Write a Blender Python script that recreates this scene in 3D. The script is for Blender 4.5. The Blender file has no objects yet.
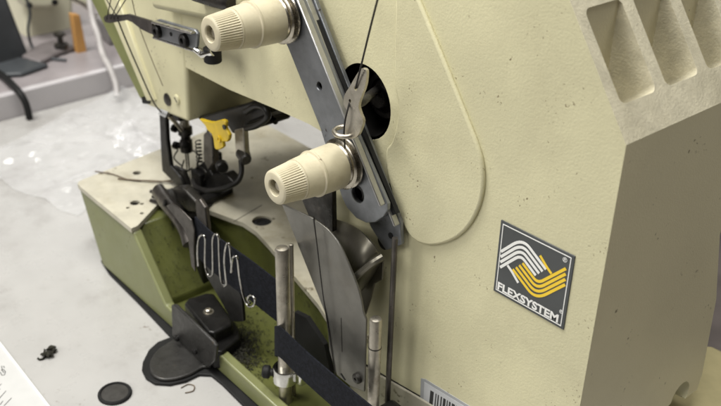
import bpy, bmesh, math, random
from mathutils import Vector as V, Matrix
random.seed(7)
S = 0.001                                   # everything below is written in millimetres
sc = bpy.context.scene
col = sc.collection
PI = math.pi

# ---------------------------------------------------------------- camera (fitted to the photograph)
RM = Matrix(((0.64964556, 0.75994730, 0.02099424),
             (0.38248697, -0.30285621, -0.87291571),
             (-0.65701170, 0.57511584, -0.48741912)))       # rows: right, down, forward
CAM = V((0, 0, 370)); F = 930.0
def P(px, py, x=None, y=None, z=None):
    """point of the plane x / y / z = value seen at a pixel of the 721 x 406 photograph"""
    d = RM.transposed() @ V(((px - 360.5) / F, (py - 203) / F, 1))
    if x is not None: t = (x - CAM.x) / d.x
    elif y is not None: t = (y - CAM.y) / d.y
    else: t = (z - CAM.z) / d.z
    return CAM + d * t

# ---------------------------------------------------------------- mesh builder
def catmull(pts, n=6, closed=False):
    out = []; N = len(pts)
    rng = range(N if closed else N - 1)
    for i in rng:
        g = (lambda k: pts[k % N]) if closed else (lambda k: pts[max(0, min(N - 1, k))])
        p0, p1, p2, p3 = g(i - 1), g(i), g(i + 1), g(i + 2)
        for s in range(n):
            t = s / n
            out.append(0.5 * ((2 * p1) + (p2 - p0) * t + (2 * p0 - 5 * p1 + 4 * p2 - p3) * t * t + (3 * p1 - p0 - 3 * p2 + p3) * t ** 3))
    if not closed: out.append(pts[-1].copy())
    return out

class MB:
    def __init__(s): s.bm = bmesh.new()
    def face(s, vs):
        try: return s.bm.faces.new(vs)
        except ValueError: return None
    def prism(s, pts, vec):
        vec = V(vec); a = [s.bm.verts.new(p) for p in pts]; b = [s.bm.verts.new(V(p) + vec) for p in pts]
        n = len(a); s.face(a); s.face(b[::-1])
        for i in range(n): s.face((a[i], b[i], b[(i + 1) % n], a[(i + 1) % n]))
        return s
    def xz(s, pts, y0, y1): return s.prism([V((p[0], y0, p[1])) for p in pts], (0, y1 - y0, 0))
    def xy(s, pts, z0, z1): return s.prism([V((p[0], p[1], z0)) for p in pts], (0, 0, z1 - z0))
    def box(s, c, d, rot=None):
        c = V(c); h = V(d) / 2; R = rot.to_matrix() if rot else Matrix.Identity(3)
        vs = [s.bm.verts.new(c + R @ V((i * h.x, j * h.y, k * h.z))) for i in (-1, 1) for j in (-1, 1) for k in (-1, 1)]
        for f in ((0, 1, 3, 2), (4, 6, 7, 5), (0, 4, 5, 1), (2, 3, 7, 6), (0, 2, 6, 4), (1, 5, 7, 3)): s.face([vs[i] for i in f])
        return s
    def tube(s, pts, r, n=10, closed=False, flat=1.0):
        pts = [V(p) for p in pts]; N = len(pts); rings = []
        rr = r if isinstance(r, (list, tuple)) else [r] * N
        up = None
        for i in range(N):
            if closed: t = (pts[(i + 1) % N] - pts[i - 1])
            else: t = pts[min(N - 1, i + 1)] - pts[max(0, i - 1)]
            t.normalize()
            if up is None:
                up = t.orthogonal().normalized()
            else:
                up = (up - t * up.dot(t)).normalized()
            w = t.cross(up)
            rings.append([s.bm.verts.new(pts[i] + (up * math.cos(2 * PI * k / n) + w * math.sin(2 * PI * k / n) * flat) * rr[i]) for k in range(n)])
        for i in range(N if closed else N - 1):
            a, b = rings[i], rings[(i + 1) % N]
            for k in range(n): s.face((a[k], a[(k + 1) % n], b[(k + 1) % n], b[k]))
        if not closed: s.face(rings[0][::-1]); s.face(rings[-1])
        return s
    def lathe(s, o, axis, prof, n=32, teeth=0, depth=0.0, t0=0, t1=0, cap=True):
        o = V(o); ax = V(axis).normalized(); u = ax.orthogonal().normalized(); w = ax.cross(u); rings = []
        for (a, r) in prof:
            ring = []
            for k in range(n):
                q = r
                if teeth and t0 <= a <= t1 and k % 2: q = r - depth
                ang = 2 * PI * k / n
                ring.append(s.bm.verts.new(o + ax * a + (u * math.cos(ang) + w * math.sin(ang)) * q))
            rings.append(ring)
        for a, b in zip(rings, rings[1:]):
            for k in range(n): s.face((a[k], a[(k + 1) % n], b[(k + 1) % n], b[k]))
        if cap: s.face(rings[0][::-1]); s.face(rings[-1])
        return s
    def ribbon(s, pts, width_dir, thick, w):
        """flat band: centre line pts, half-width vector per point, thickness vector"""
        n = len(pts); L = []
        for i, p in enumerate(pts):
            wd = V(width_dir[i]) if isinstance(width_dir[0], (tuple, list, V)) else V(width_dir)
            wd = wd.normalized() * w / 2
            t = (V(pts[min(n - 1, i + 1)]) - V(pts[max(0, i - 1)])).normalized()
            nn = t.cross(wd).normalized() * thick / 2
            L.append([s.bm.verts.new(V(p) + q) for q in (wd + nn, -wd + nn, -wd - nn, wd - nn)])
        for a, b in zip(L, L[1:]):
            for k in range(4): s.face((a[k], a[(k + 1) % 4], b[(k + 1) % 4], b[k]))
        s.face(L[0][::-1]); s.face(L[-1])
        return s

def wpos(o):
    p = V((0, 0, 0))
    while o: p += o.location; o = o.parent
    return p

def link(name, mesh, m, parent=None, bevel=0, seg=2, smooth=35, label=None):
    o = bpy.data.objects.new(name, mesh); col.objects.link(o)
    if m: mesh.materials.clear(); mesh.materials.append(m)
    if parent:
        o.parent = parent
    if bevel:
        b = o.modifiers.new('bevel', 'BEVEL'); b.width = bevel * S; b.segments = seg; b.limit_method = 'ANGLE'; b.angle_limit = math.radians(32)
        b.harden_normals = False
    if label: o['label'] = label
    return o

def obj(name, mb, m, parent=None, bevel=0, seg=2, smooth=38, label=None, base=None):
    """link one mesh; base = where a top-level mesh has its origin"""
    bm = mb.bm; bmesh.ops.recalc_face_normals(bm, faces=bm.faces)
    off = wpos(parent) if parent else (V(base) * S if base is not None else V((0, 0, 0)))
    for v in bm.verts: v.co = v.co * S - off
    for f in bm.faces: f.smooth = True
    for e in bm.edges:
        if len(e.link_faces) == 2:
            e.smooth = e.calc_face_angle(0) < math.radians(smooth)
    me = bpy.data.meshes.new(name); bm.to_mesh(me); bm.free()
    o = link(name, me, m, parent, bevel, seg, label=label)
    if not parent and base is not None: o.location = V(base) * S
    return o

def thing(name, label, cat, base, group=None):
    o = bpy.data.objects.new(name, None); col.objects.link(o); o.empty_display_size = .02
    o.location = V(base) * S; o['label'] = label; o['category'] = cat
    if group: o['group'] = group
    return o
def tag(o, label, cat, group=None):
    o['label'] = label; o['category'] = cat
    if group: o['group'] = group
    return o
def cut(o, cutters):
    """carve the cutters out of o for good, then delete them"""
    for c in cutters:
        b = o.modifiers.new('cut', 'BOOLEAN'); b.operation = 'DIFFERENCE'; b.object = c; b.solver = 'EXACT'
    bpy.context.view_layer.update()
    dg = bpy.context.evaluated_depsgraph_get()
    me = bpy.data.meshes.new_from_object(o.evaluated_get(dg))
    for md in list(o.modifiers): o.modifiers.remove(md)
    o.data = me
    for c in cutters: bpy.data.objects.remove(c)
    bm = bmesh.new(); bm.from_mesh(me)
    bmesh.ops.remove_doubles(bm, verts=bm.verts, dist=1e-6)
    for f in bm.faces: f.smooth = True
    for e in bm.edges:
        if len(e.link_faces) == 2: e.smooth = e.calc_face_angle(0) < math.radians(30)
    bm.to_mesh(me); bm.free()

# ---------------------------------------------------------------- materials
SPOTS = [(P(a, b, y=274.4), r_) for a, b, r_ in [(478, 88, 5), (500, 100, 4), (566, 100, 7), (556, 108, 6), (584, 96, 4), (612, 190, 2.5), (540, 30, 5), (452, 92, 3), (600, 250, 5), (590, 330, 6), (575, 395, 6), (470, 330, 3), (445, 390, 4), (195, 80, 8), (240, 78, 7), (285, 100, 6), (160, 70, 6), (512, 60, 3)]]
def mat(name, c, rough=.5, metal=0.0, var=.12, vscale=60, bump=0.0, bscale=600, speck=0.0, sscale=350, sc_col=(.05, .04, .03), grime=0.0,
        gcol=(.10, .08, .05), gscale=25, coat=0.0, rvar=0.0, spec=.5, seedv=0.0, spots=None):
    m = bpy.data.materials.new(name); m.use_nodes = True; nt = m.node_tree; N = nt.nodes; L = nt.links
    b = N['Principled BSDF']; b.inputs['Roughness'].default_value = rough; b.inputs['Metallic'].default_value = metal
    b.inputs['Specular IOR Level'].default_value = spec
    if coat: b.inputs['Coat Weight'].default_value = coat; b.inputs['Coat Roughness'].default_value = .15
    tc = N.new('ShaderNodeNewGeometry')
    mp = N.new('ShaderNodeMapping'); mp.inputs['Location'].default_value = (seedv, seedv * 1.7, seedv * .3); L.new(tc.outputs['Position'], mp.inputs['Vector'])
    def noise(scale, detail=4, rgh=.55, off=0):
        n = N.new('ShaderNodeTexNoise'); n.inputs['Scale'].default_value = scale; n.inputs['Detail'].default_value = detail
        n.inputs['Roughness'].default_value = rgh; L.new(mp.outputs[0], n.inputs['Vector']); return n
    def ramp(src, a, bb):
        r = N.new('ShaderNodeMapRange'); r.inputs['From Min'].default_value = a; r.inputs['From Max'].default_value = bb; r.interpolation_type = 'SMOOTHSTEP'
        L.new(src, r.inputs['Value']); return r.outputs[0]
    n1 = noise(vscale)
    mx = N.new('ShaderNodeMix'); mx.data_type = 'RGBA'
    mx.inputs[6].default_value = (*[max(0, q * (1 - var)) for q in c], 1); mx.inputs[7].default_value = (*[min(1, q * (1 + var)) for q in c], 1)
    L.new(ramp(n1.outputs[0], .3, .7), mx.inputs[0]); cur = mx.outputs[2]
    if grime:
        g = noise(gscale, 8, .7); gm = N.new('ShaderNodeMix'); gm.data_type = 'RGBA'; L.new(cur, gm.inputs[6]); gm.inputs[7].default_value = (*gcol, 1)
        mul = N.new('ShaderNodeMath'); mul.operation = 'MULTIPLY'; mul.inputs[1].default_value = grime
        L.new(ramp(g.outputs[0], .48, .72), mul.inputs[0]); L.new(mul.outputs[0], gm.inputs[0]); cur = gm.outputs[2]
    if speck:
        g = noise(sscale, 2, .5); g2 = noise(sscale * .12, 2, .5); gm = N.new('ShaderNodeMix'); gm.data_type = 'RGBA'; L.new(cur, gm.inputs[6]); gm.inputs[7].default_value = (*sc_col, 1)
        a = ramp(g.outputs[0], .66 - speck * .12, .73 - speck * .1); bq = ramp(g2.outputs[0], .60, .70)
        for sp, rad in (spots or []):
            dv = N.new('ShaderNodeVectorMath'); dv.operation = 'DISTANCE'; L.new(tc.outputs['Position'], dv.inputs[0]); dv.inputs[1].default_value = [q * S for q in sp]
            mr = N.new('ShaderNodeMapRange'); mr.inputs['From Min'].default_value = rad * S * 1.4; mr.inputs['From Max'].default_value = rad * S * .3; L.new(dv.outputs['Value'], mr.inputs['Value'])
            mxx = N.new('ShaderNodeMath'); mxx.operation = 'MAXIMUM'; L.new(bq, mxx.inputs[0]); L.new(mr.outputs[0], mxx.inputs[1]); bq = mxx.outputs[0]
        mul = N.new('ShaderNodeMath'); mul.operation = 'MULTIPLY'; L.new(a, mul.inputs[0]); L.new(bq, mul.inputs[1]); L.new(mul.outputs[0], gm.inputs[0]); cur = gm.outputs[2]
    L.new(cur, b.inputs['Base Color'])
    if rvar:
        g = noise(vscale * 1.7, 6, .65); r = N.new('ShaderNodeMapRange'); r.inputs['From Min'].default_value = .3; r.inputs['From Max'].default_value = .7
        r.inputs['To Min'].default_value = max(.03, rough - rvar); r.inputs['To Max'].default_value = min(1, rough + rvar)
        L.new(g.outputs[0], r.inputs['Value']); L.new(r.outputs[0], b.inputs['Roughness'])
    if bump:
        g = noise(bscale, 5, .6); bp = N.new('ShaderNodeBump'); bp.inputs['Strength'].default_value = bump; bp.inputs['Distance'].default_value = .0004
        L.new(g.outputs[0], bp.inputs['Height']); L.new(bp.outputs[0], b.inputs['Normal'])
    return m

cream = mat('cast cream paint', (.615, .582, .382), .42, var=.075, vscale=16, bump=.4, bscale=1000, speck=.35, sscale=620, sc_col=(.20, .16, .09), spots=SPOTS, grime=.26, gcol=(.40, .36, .23), gscale=20, rvar=.08)
cream_rough = mat('rough cast grey cream paint', (.58, .54, .40), .45, var=.10, vscale=140, bump=.7, bscale=850, speck=.3, sscale=500, sc_col=(.2, .17, .11), grime=.35, gcol=(.3, .27, .18), gscale=40, rvar=.1)
cream_end = mat('satin cream end paint', (.635, .585, .40), .40, var=.04, vscale=14, bump=.35, bscale=1100, grime=.12, gcol=(.42, .37, .24), gscale=9, rvar=.06, speck=.3, sscale=500, sc_col=(.2, .17, .1))
bedcream = mat('worn cream bed paint', (.435, .41, .325), .38, var=.1, vscale=60, bump=.25, bscale=500, speck=.9, sscale=330, sc_col=(.12, .10, .06), grime=.65, gcol=(.30, .26, .17), gscale=35, rvar=.12)
green = mat('shaded olive paint', (.092, .10, .025), .42, var=.12, vscale=45, bump=.25, bscale=450, speck=1.1, sscale=230, sc_col=(.02, .02, .01), grime=.6, gcol=(.10, .11, .035), gscale=30, rvar=.1)  # trough green, its colour darkened to carry the shade of the recess
green2 = mat('olive head edge', (.17, .185, .06), .4, var=.1, bump=.2)
greenl = mat('pale green enamel', (.18, .19, .082), .35, var=.05, vscale=40, bump=.15, bscale=450, speck=.2, sscale=300, sc_col=(.1, .1, .05), rvar=.08)
knobm = mat('ivory plastic', (.555, .505, .365), .42, var=.04, vscale=120, bump=.12, bscale=900, grime=.4, gcol=(.40, .34, .22), gscale=110, speck=.3, sscale=600, sc_col=(.2, .15, .1))
steel = mat('brushed steel', (.50, .49, .47), .30, 1, var=.10, vscale=150, bump=.15, bscale=900, grime=.35, gcol=(.16, .14, .11), gscale=90, rvar=.12)
discst = mat('dull disc steel', (.42, .39, .33), .27, 1, var=.1, vscale=150, grime=.4, gcol=(.14, .12, .09), gscale=110, rvar=.08)
chrome = mat('polished chrome', (.72, .72, .70), .14, 1, var=.05, vscale=200, grime=.2, gcol=(.25, .22, .18), gscale=140, rvar=.06)
fledge = mat('bright plate edge', (.46, .46, .46), .34, .9, var=.1, vscale=90, bump=.1, bscale=800, grime=.25, gcol=(.15, .14, .13), gscale=60)
greyplate = mat('satin grey zinc plate', (.215, .225, .24), .40, .7, var=.12, vscale=90, bump=.2, bscale=800, speck=.4, sscale=500, grime=.35, gcol=(.10, .10, .10), gscale=60, rvar=.12)
nickel = mat('dull nickel', (.46, .43, .37), .34, .9, var=.15, vscale=130, bump=.2, bscale=700, grime=.5, gcol=(.12, .10, .07), gscale=70, rvar=.1)
guardm = mat('brushed guard steel', (.19, .185, .168), .38, .8, var=.10, vscale=70, bump=.12, bscale=500, grime=.4, gcol=(.14, .12, .09), gscale=30, rvar=.1)
black = mat('black oxide steel', (.011, .0105, .010), .38, .1, spec=.3, var=.3, vscale=90, bump=.25, bscale=500, grime=.2, gcol=(.03, .026, .022), gscale=60, rvar=.1)
dark = mat('greasy dark metal', (.03, .028, .025), .36, .5, var=.4, vscale=120, bump=.3, bscale=500, grime=.4, gcol=(.12, .10, .08), gscale=80, rvar=.15)
folderm = mat('dark worn folder steel', (.085, .077, .07), .36, .8, var=.3, vscale=90, bump=.3, bscale=600, grime=.5, gcol=(.04, .035, .03), gscale=70, rvar=.12)
rubber = mat('black rubber', (.010, .010, .010), .6, spec=.25, var=.2, bump=.2, bscale=800)
discm = mat('black table plug', (.035, .033, .03), .4, var=.2, vscale=200, bump=.3, bscale=700, rvar=.1)
platem = mat('dark grey painted plate', (.034, .033, .031), .36, .2, spec=.4, var=.15, vscale=120, bump=.5, bscale=600, speck=.5, sscale=400, rvar=.12)
tapem = mat('navy black elastic', (.008, .009, .013), .9, spec=.2, var=.4, vscale=500, bump=1.0, bscale=1400)
yellow = mat('yellow guard paint', (.66, .46, .02), .35, var=.08, vscale=100, grime=.35, gcol=(.25, .16, .03), gscale=90)
badgeb = mat('badge charcoal', (.055, .06, .062), .4, var=.08)
badgew = mat('badge white', (.80, .80, .78), .4, var=.03)
badgey = mat('badge yellow', (.82, .56, .03), .4, var=.05)
stickerm = mat('silver sticker', (.36, .37, .38), .35, var=.08)
stickerw = mat('pale sticker', (.52, .53, .54), .4, var=.05)
threadm = mat('black thread', (.02, .018, .016), .8, var=.3, vscale=900)
threadb = mat('brown thread', (.12, .09, .06), .8, var=.3, vscale=900)
paperm = mat('printed paper', (.50, .50, .49), .5, var=.03)
ink = mat('printing ink', (.03, .03, .03), .6)
orange = mat('orange wood strip', (.46, .24, .07), .5, var=.12, vscale=20)
tubem = mat('white hose', (.40, .38, .37), .45)
lintm = mat('dark lint', (.02, .019, .012), .95, var=.5, vscale=400)
farcream = mat('far cream enamel', (.60, .58, .44), .35, var=.06, vscale=12)
fargrey = mat('far grey laminate', (.27, .245, .25), .45, var=.12, vscale=25, grime=.3, gcol=(.3, .26, .26), gscale=18)
faredge = mat('far table edge', (.46, .44, .45), .25, var=.04, vscale=15)
fardark = mat('far dark iron', (.045, .05, .055), .5, var=.25, vscale=20)
floorm = mat('workshop floor', (.22, .19, .18), .5, var=.2, vscale=8)

def table_mat():
    m = mat('white marbled laminate', (.39, .384, .37), .30, var=.035, vscale=28, bump=.06, bscale=300, speck=.3, sscale=240, sc_col=(.2, .17, .15), grime=.75, gcol=(.25, .237, .222), gscale=15, rvar=.07)
    return m
tablem = table_mat()

# ================================================================ SETTING
YB = 274.4                                  # the plane of the machine's front face
mb = MB(); mb.xy([(-826, -250), (-836, 420), (-850, 900), (-440, 900), (-440, 425), (-40, 425), (-40, -250)], -28, 0)
tt = obj('tabletop', mb, tablem, bevel=2, base=(-400, 200, 0)); tt['kind'] = 'structure'
mb = MB(); mb.xy([(-4000, -3000), (-4000, 4000), (4000, 4000), (4000, -3000)], -780, -760)
fl = obj('floor', mb, floorm, base=(0, 0, -760)); fl['kind'] = 'structure'

# ================================================================ THE MACHINE
machine = thing('sewing_machine', 'large cream industrial sewing machine with olive green base standing on the white table', 'sewing machine', (-380, 300, 0))
M_ = machine

# ---- body casting
XR = -167.5
col_l = -341
outline = [(XR, 52), (XR, 225.5), (-213, 288), (-700, 288)]
outline = [(-250, 40), (XR, 62), (XR, 225.5), (-213, 288), (-640, 288),
           (-606, 184), (-540, 115.5), (-483, 122.5), (-479.5, 160), (-375, 156), (col_l, 152), (col_l, 33)]
# right end: the column seen from above narrows towards its foot at the back
mb = MB()
mb.xz([(col_l, 34), (XR, 52), (XR, 225.5), (-213, 288), (-480, 288), (-481, 160.5)] + [(P(a, b_, y=YB).x, P(a, b_, y=YB).z) for a, b_ in ((229, 89.5), (272, 107.5), (308, 123.5))] + [(col_l, P(322, 132, y=YB).z)], YB, 425)
body = obj('body', mb, cream, M_)
# cutters: foot notch, back slope, take-up hole and vents
cuts = []
def cutter(mb):
    o = obj('cutter', mb, None); cuts.append(o); return o
mb = MB(); mb.prism([V((XR + 60, 366, 153)), V((XR + 60, 379, 111)), V((XR + 60, 384.5, 61)), V((XR + 60, 380, 30)), V((XR + 60, 480, 30)), V((XR + 60, 480, 300)), V((XR + 60, 369, 300)), V((XR + 60, 368, 225))], (-140, 0, 0)); cutter(mb)
mb = MB(); mb.lathe((-312.5, YB - 5, 193.8), (0, 1, 0), [(0, 19), (43, 19)], 48); cutter(mb)
mb = MB(); mb.prism([V((XR + 60, 368.5 + 8 * math.cos(a) - 3, 57 + 9 * math.sin(a))) for a in [k * PI / 8 for k in range(16)]], (-120, 0, 0)); cutter(mb)
mb = MB(); mb.prism([V((XR + 60, 240, 30)), V((XR + 60, 240, 51)), V((XR + 60, 352, 55)), V((XR + 60, 365, 60)), V((XR + 60, 372, 30))], (-80, 0, 0)); cutter(mb)
sl = V((-33.6, 0, 45.9)).normalized()
for k in range(3):
    y0 = 280.2 + 29.2 * k; y1 = y0 + 22.3
    mb = MB()
    # wedge pocket with rounded mouth: swept in and down to an upright back wall
    nrm_ = V((.807, 0, .5907)); org = V((XR, 0, 225.5)); s0_, s1_ = 14.2, 52.0; rr = 3.0
    # (s, y) of a rounded rectangle, going round once: lower-left, lower-right, upper-right, upper-left
    P2 = [(c0_ + rr * math.cos(a_), c1_ + rr * math.sin(a_)) for c0_, c1_, a_ in
          [(s0_ + rr, y0 + rr, PI + q_ / 5 * PI / 2) for q_ in range(6)] +
          [(s1_ - rr, y0 + rr, 1.5 * PI + q_ / 5 * PI / 2) for q_ in range(6)] +
          [(s1_ - rr, y1 - rr, q_ / 5 * PI / 2) for q_ in range(6)] +
          [(s0_ + rr, y1 - rr, .5 * PI + q_ / 5 * PI / 2) for q_ in range(6)]]
    xb = (org + sl * s1_).x - .4
    r0_, r1_, r2_ = [], [], []
    for a_, c_ in P2:
        p = org + sl * a_ + V((0, c_, 0)); dx = p.x - xb
        r0_.append(mb.bm.verts.new(p + nrm_ * 15)); r1_.append(mb.bm.verts.new(p + nrm_ * .2)); r2_.append(mb.bm.verts.new(p + V((-dx, 0, -.85 * dx))))
    nn_ = len(P2)
    for A_, B_ in ((r0_, r1_), (r1_, r2_)):
        for q_ in range(nn_): mb.face((A_[q_], A_[(q_ + 1) % nn_], B_[(q_ + 1) % nn_], B_[q_]))
    mb.face(r0_[::-1]); mb.face(r2_)
    o = obj('cutter', mb, None); cuts.append(o)
cut(body, cuts)
b = body.modifiers.new('bevel', 'BEVEL'); b.width = 1.9 * S; b.segments = 3; b.limit_method = 'ANGLE'; b.angle_limit = math.radians(40)
body.data.materials.clear(); body.data.materials.append(cream); body.data.materials.append(cream_rough); body.data.materials.append(cream_end)
for f in body.data.polygons:
    if f.normal.x > .45 or (abs(f.center.x + wpos(body).x) < .2125 and f.center.z > .226 and f.center.y + wpos(body).y > YB * S + .003):
        f.material_index = 2 if f.normal.x > .9 else 1

# ---- the head at the left end: nose, face plates, green flange
mb = MB(); mb.xz([(-481.2, 287.8), (-481.2, 160), (-483, 122.5), (-539, 115.5), (-566, 288)], YB, 345)
head = obj('head', mb, cream, M_, bevel=2.2, seg=3)
def pp(l, y): return [V(P(a, b, y=y)) for a, b in l]
mb = MB(); mb.prism(pp([(132, -4), (165, 84), (170, 99), (156, 104), (114, -6)], YB + .6), (0, 5, 0)); obj('inner_cover', mb, cream, head, bevel=.8)
mb = MB(); mb.prism(pp([(116.5, -4), (154.5, 101), (146.5, 101), (102, -4)], YB - 2), (0, 4, 0)); obj('face_plate', mb, cream, M_, bevel=.9)
mb = MB(); mb.prism(pp([(112, -8), (150, 99), (140, 99), (87, -8)], YB + 3.2), (0, 9, 0)); obj('head_flange', mb, green2, M_, bevel=1.2, label='olive green edge of the head')
mb = MB(); mb.prism(pp([(140.5, 97), (151, 98), (150, 104.5), (142, 104)], YB - .5), (0, 14, 0)); obj('rubber_bumper', mb, rubber, M_, bevel=1)
# small cast details on the nose: a slotted screw and an oval plug
for nm, px, r in (('oval_plug', (167.5, 99.5), 4.3), ('nose_screw', (177, 99.5), 3.4)):
    c = P(*px, y=YB - .2)
    mb = MB(); mb.lathe(c + V((0, 1.2, 0)), (0, -1, 0), [(0, r), (1.6, r), (2.2, r * .8)], 20)
    s_ = obj(nm, mb, folderm if nm == 'oval_plug' else cream, M_)
    mb = MB(); mb.box(c + V((0, -.9, 0)), (r * 1.2, .5, .9), Matrix.Rotation(.7, 4, 'Y').to_euler()); obj('slot', mb, dark, s_)

# ---- raised drop-shaped cover on the front face
px = [(417, -12), (422, 0), (450, 68), (470, 118), (479, 141), (484.5, 160), (486, 182), (482.5, 203), (473.5, 222), (460, 236), (443, 243), (428, 243.5), (415, 237),
      (405, 221), (398, 203), (391, 175), (389, 150), (395, 140), (400, 120), (401, 100), (397.5, 82), (398, 40), (399, -12)]
q2 = [P(a, b, y=YB) for a, b in px]
mb = MB(); mb.prism([V((p.x, YB + .5, p.z)) for p in catmull(q2[1:-1], 4) + [q2[-1], q2[0]]], (0, -2.6, 0))
obj('front_cover', mb, cream, M_, bevel=1.1, seg=3)

# ---- take-up opening: dark lining, greasy hub
oc = V((-312.5, YB, 193.8))
mb = MB(); mb.lathe(oc + V((0, .6, 0)), (0, 1, 0), [(0, 18.95), (36, 18.95), (36, 17.6), (0, 17.6)], 48, cap=False)
obj('opening_lining', mb, black, M_)
mb = MB(); mb.lathe(oc + V((0, 35, 0)), (0, -1, 0), [(0, 18), (4, 18), (4, 12), (22, 12), (23, 11.2), (23, 9), (21, 8.6), (21, 6), (26, 5.8), (27, 5), (27, 0.1)], 40)
hub = obj('take_up_hub', mb, dark, M_)
mb = MB(); mb.box(oc + V((7, 14, 9)), (7, 8, 16), Matrix.Rotation(.6, 4, 'Y').to_euler()); obj('crank_web', mb, dark, hub, bevel=1.2)

# ---- badge with emblem and lettering
TL = P(502, 222, y=YB); BR = P(562, 331, y=YB)
bw = 39.6; bh = 36.8; bx = -220.9; bz = 169.9
def lab(u, v, y=YB): return V((bx + u * bw, y, bz - v * bh + u * 1.0))
mb = MB(); mb.prism([lab(0, 0, YB + .2), lab(1, 0, YB + .2), lab(1, 1, YB + .2), lab(0, 1, YB + .2)], (0, -.7, 0))
badge = obj('badge', mb, badgeb, M_, bevel=.2, label='dark square badge reading FLEXSYSTEM with white and yellow striped emblem')
YL = YB - .52
mb = MB()
a0, a1, t = .035, .965, .011
for (u0, v0, u1, v1) in ((a0, a0, a1, a0 + t), (a0, a1 - t, a1, a1), (a0, a0 + t, a0 + t, a1 - t), (a1 - t, a0 + t, a1, a1 - t)):
    mb.prism([lab(u0, v0, YL), lab(u1, v0, YL), lab(u1, v1, YL), lab(u0, v1, YL)], (0, -.12, 0))
obj('border_line', mb, badgew, badge)
def z2uv(zx, zy):                                         # enlarged-photo coordinates of the emblem to label fractions
    # bilinear unwarp of the badge's four corners
    u, v = .5, .5
    for _ in range(12):
        fx = (1 - u) * (1 - v) * 68 + u * (1 - v) * 300 + u * v * 258 + (1 - u) * v * 38 - zx
        fy = (1 - u) * (1 - v) * 37 + u * (1 - v) * 148 + u * v * 382 + (1 - u) * v * 260 - zy
        a = (1 - v) * 232 + v * 220; b_ = (1 - u) * -30 + u * -42; c = (1 - v) * 111 + v * 122; d = (1 - u) * 223 + u * 234
        det = a * d - b_ * c; u -= (fx * d - b_ * fy) / det; v -= (a * fy - c * fx) / det
    return u, v
def stroke(mb, pts, w):
    n = len(pts); Lr = []
    for i in range(n):
        t = (pts[min(n - 1, i + 1)] - pts[max(0, i - 1)]).normalized(); s_ = V((-t.z, 0, t.x)) * w / 2
        Lr.append((pts[i] + s_, pts[i] - s_))
    for (a, b_), (c, d) in zip(Lr, Lr[1:]): 
        mb.prism([a, b_, d, c], (0, -.12, 0))
W = []
for k in range(4):
    s0 = V((67 - 1.2 * k, 135 + 16.5 * k)); e0 = V((211 - 10.8 * k, 190 + 6.5 * k)); d1 = V((54, -30)); d2 = V((57, 76))
    # corner where the two legs meet
    det = d1.x * d2.y - d1.y * d2.x; r_ = e0 - s0
    tt_ = (r_.x * d2.y - r_.y * d2.x) / det; cc = s0 + d1 * tt_
    L1 = (cc - s0).length; L2 = (e0 - cc).length; ra = 38 - 6 * k
    A = cc - d1.normalized() * ra; B = cc + d2.normalized() * ra
    line = [s0, A] + [A.lerp(cc, t_ / 8).lerp(cc.lerp(B, t_ / 8), t_ / 8) for t_ in range(1, 8)] + [B, e0]
    W.append(line)
tail = [V((88, 178)), V((103, 200)), V((122, 234))]
mb = MB()
for line in W: stroke(mb, [lab(*z2uv(*p), YL) for p in line], 1.3)
stroke(mb, [lab(*z2uv(*p), YL - .02) for p in tail], 1.25)
obj('emblem_stripes', mb, badgew, badge)
cz = V((158, 190.5))
mb = MB()
for line in W:
    ln = [line[0] - V((54, -30)).normalized() * 22] + line
    stroke(mb, [lab(*z2uv(*(cz * 2 - p)), YL) for p in ln], 1.3)
stroke(mb, [lab(*z2uv(*(cz * 2 - p)), YL - .02) for p in tail], 1.25)
obj('emblem_stripes', mb, badgey, badge)
def text(s, u, v, size, parent, m, squeeze=1.0, bold=0.0, y=YL):
    cu = bpy.data.curves.new('lettering', 'FONT'); cu.body = s; cu.size = size * S; cu.extrude = .06 * S; cu.align_x = 'LEFT'; cu.offset = bold * S
    o = bpy.data.objects.new('lettering', cu); col.objects.link(o); bpy.context.view_layer.update()
    me = bpy.data.meshes.new_from_object(o.evaluated_get(bpy.context.evaluated_depsgraph_get())); bpy.data.objects.remove(o)
    p = lab(u, v, y); off = wpos(parent)
    for vt in me.vertices:
        x, z = vt.co.x * squeeze, vt.co.y
        vt.co = V((p.x * S + x, p.y * S - vt.co.z, p.z * S + z + x * .025)) - off
    me.flip_normals() if False else None
    return link('lettering', me, m, parent)
text('FLEXSYSTEM', .05, .94, 5.3, badge, badgew, 1.17, .17)
text('\u00ae', .86, .13, 3.0, badge, badgew, 1)
text('\u00ae', .915, .80, 2.4, badge, badgew, 1)

# ---- serial sticker low on the face
mb = MB(); mb.prism(pp([(421.5, 378), (426, 379), (500, 424), (498, 450), (420, 418)], YB + .2), (0, -.45, 0))
st = obj('serial_sticker', mb, stickerm, M_)
mb = MB(); mb.prism(pp([(424.5, 382), (500, 428), (498, 450), (423, 412)], YB - .27), (0, -.1, 0)); obj('printed_field', mb, stickerw, st)
mb = MB(); xx = 430.5
ws = [3.4, 1, 1.2, 1.2, 2.4, 1, 1.5, 3, 1, 2, 1.2, 2.6, 1.2]
for k, w in enumerate(ws):
    yt = 390 + (xx - 430) * .60
    mb.prism(pp([(xx, yt), (xx + w, yt + w * .6), (xx + w - 1.6, yt + w * .6 + 16), (xx - 1.6, yt + 16)], YB - .38), (0, -.08, 0)); xx += w + random.choice((1.2, 1.8, 1.3))
obj('barcode', mb, ink, st)

# ---- foot of the column
mb = MB(); mb.prism([P(a, b, y=YB - 1) for a, b in [(337, 351), (383.6, 377.6), (425, 401.5), (470, 428), (470, 460), (336, 400)]], (0, 60, 0))
foot = obj('column_foot', mb, bedcream, M_, bevel=.8)
mb = MB(); mb.prism([P(a, b, y=YB - .2) for a, b in [(337, 348), (383.6, 375), (426, 399.5), (470, 426), (470, 430), (336, 353)]], (0, 60, 0))
obj('seam_gasket', mb, rubber, foot)
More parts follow.
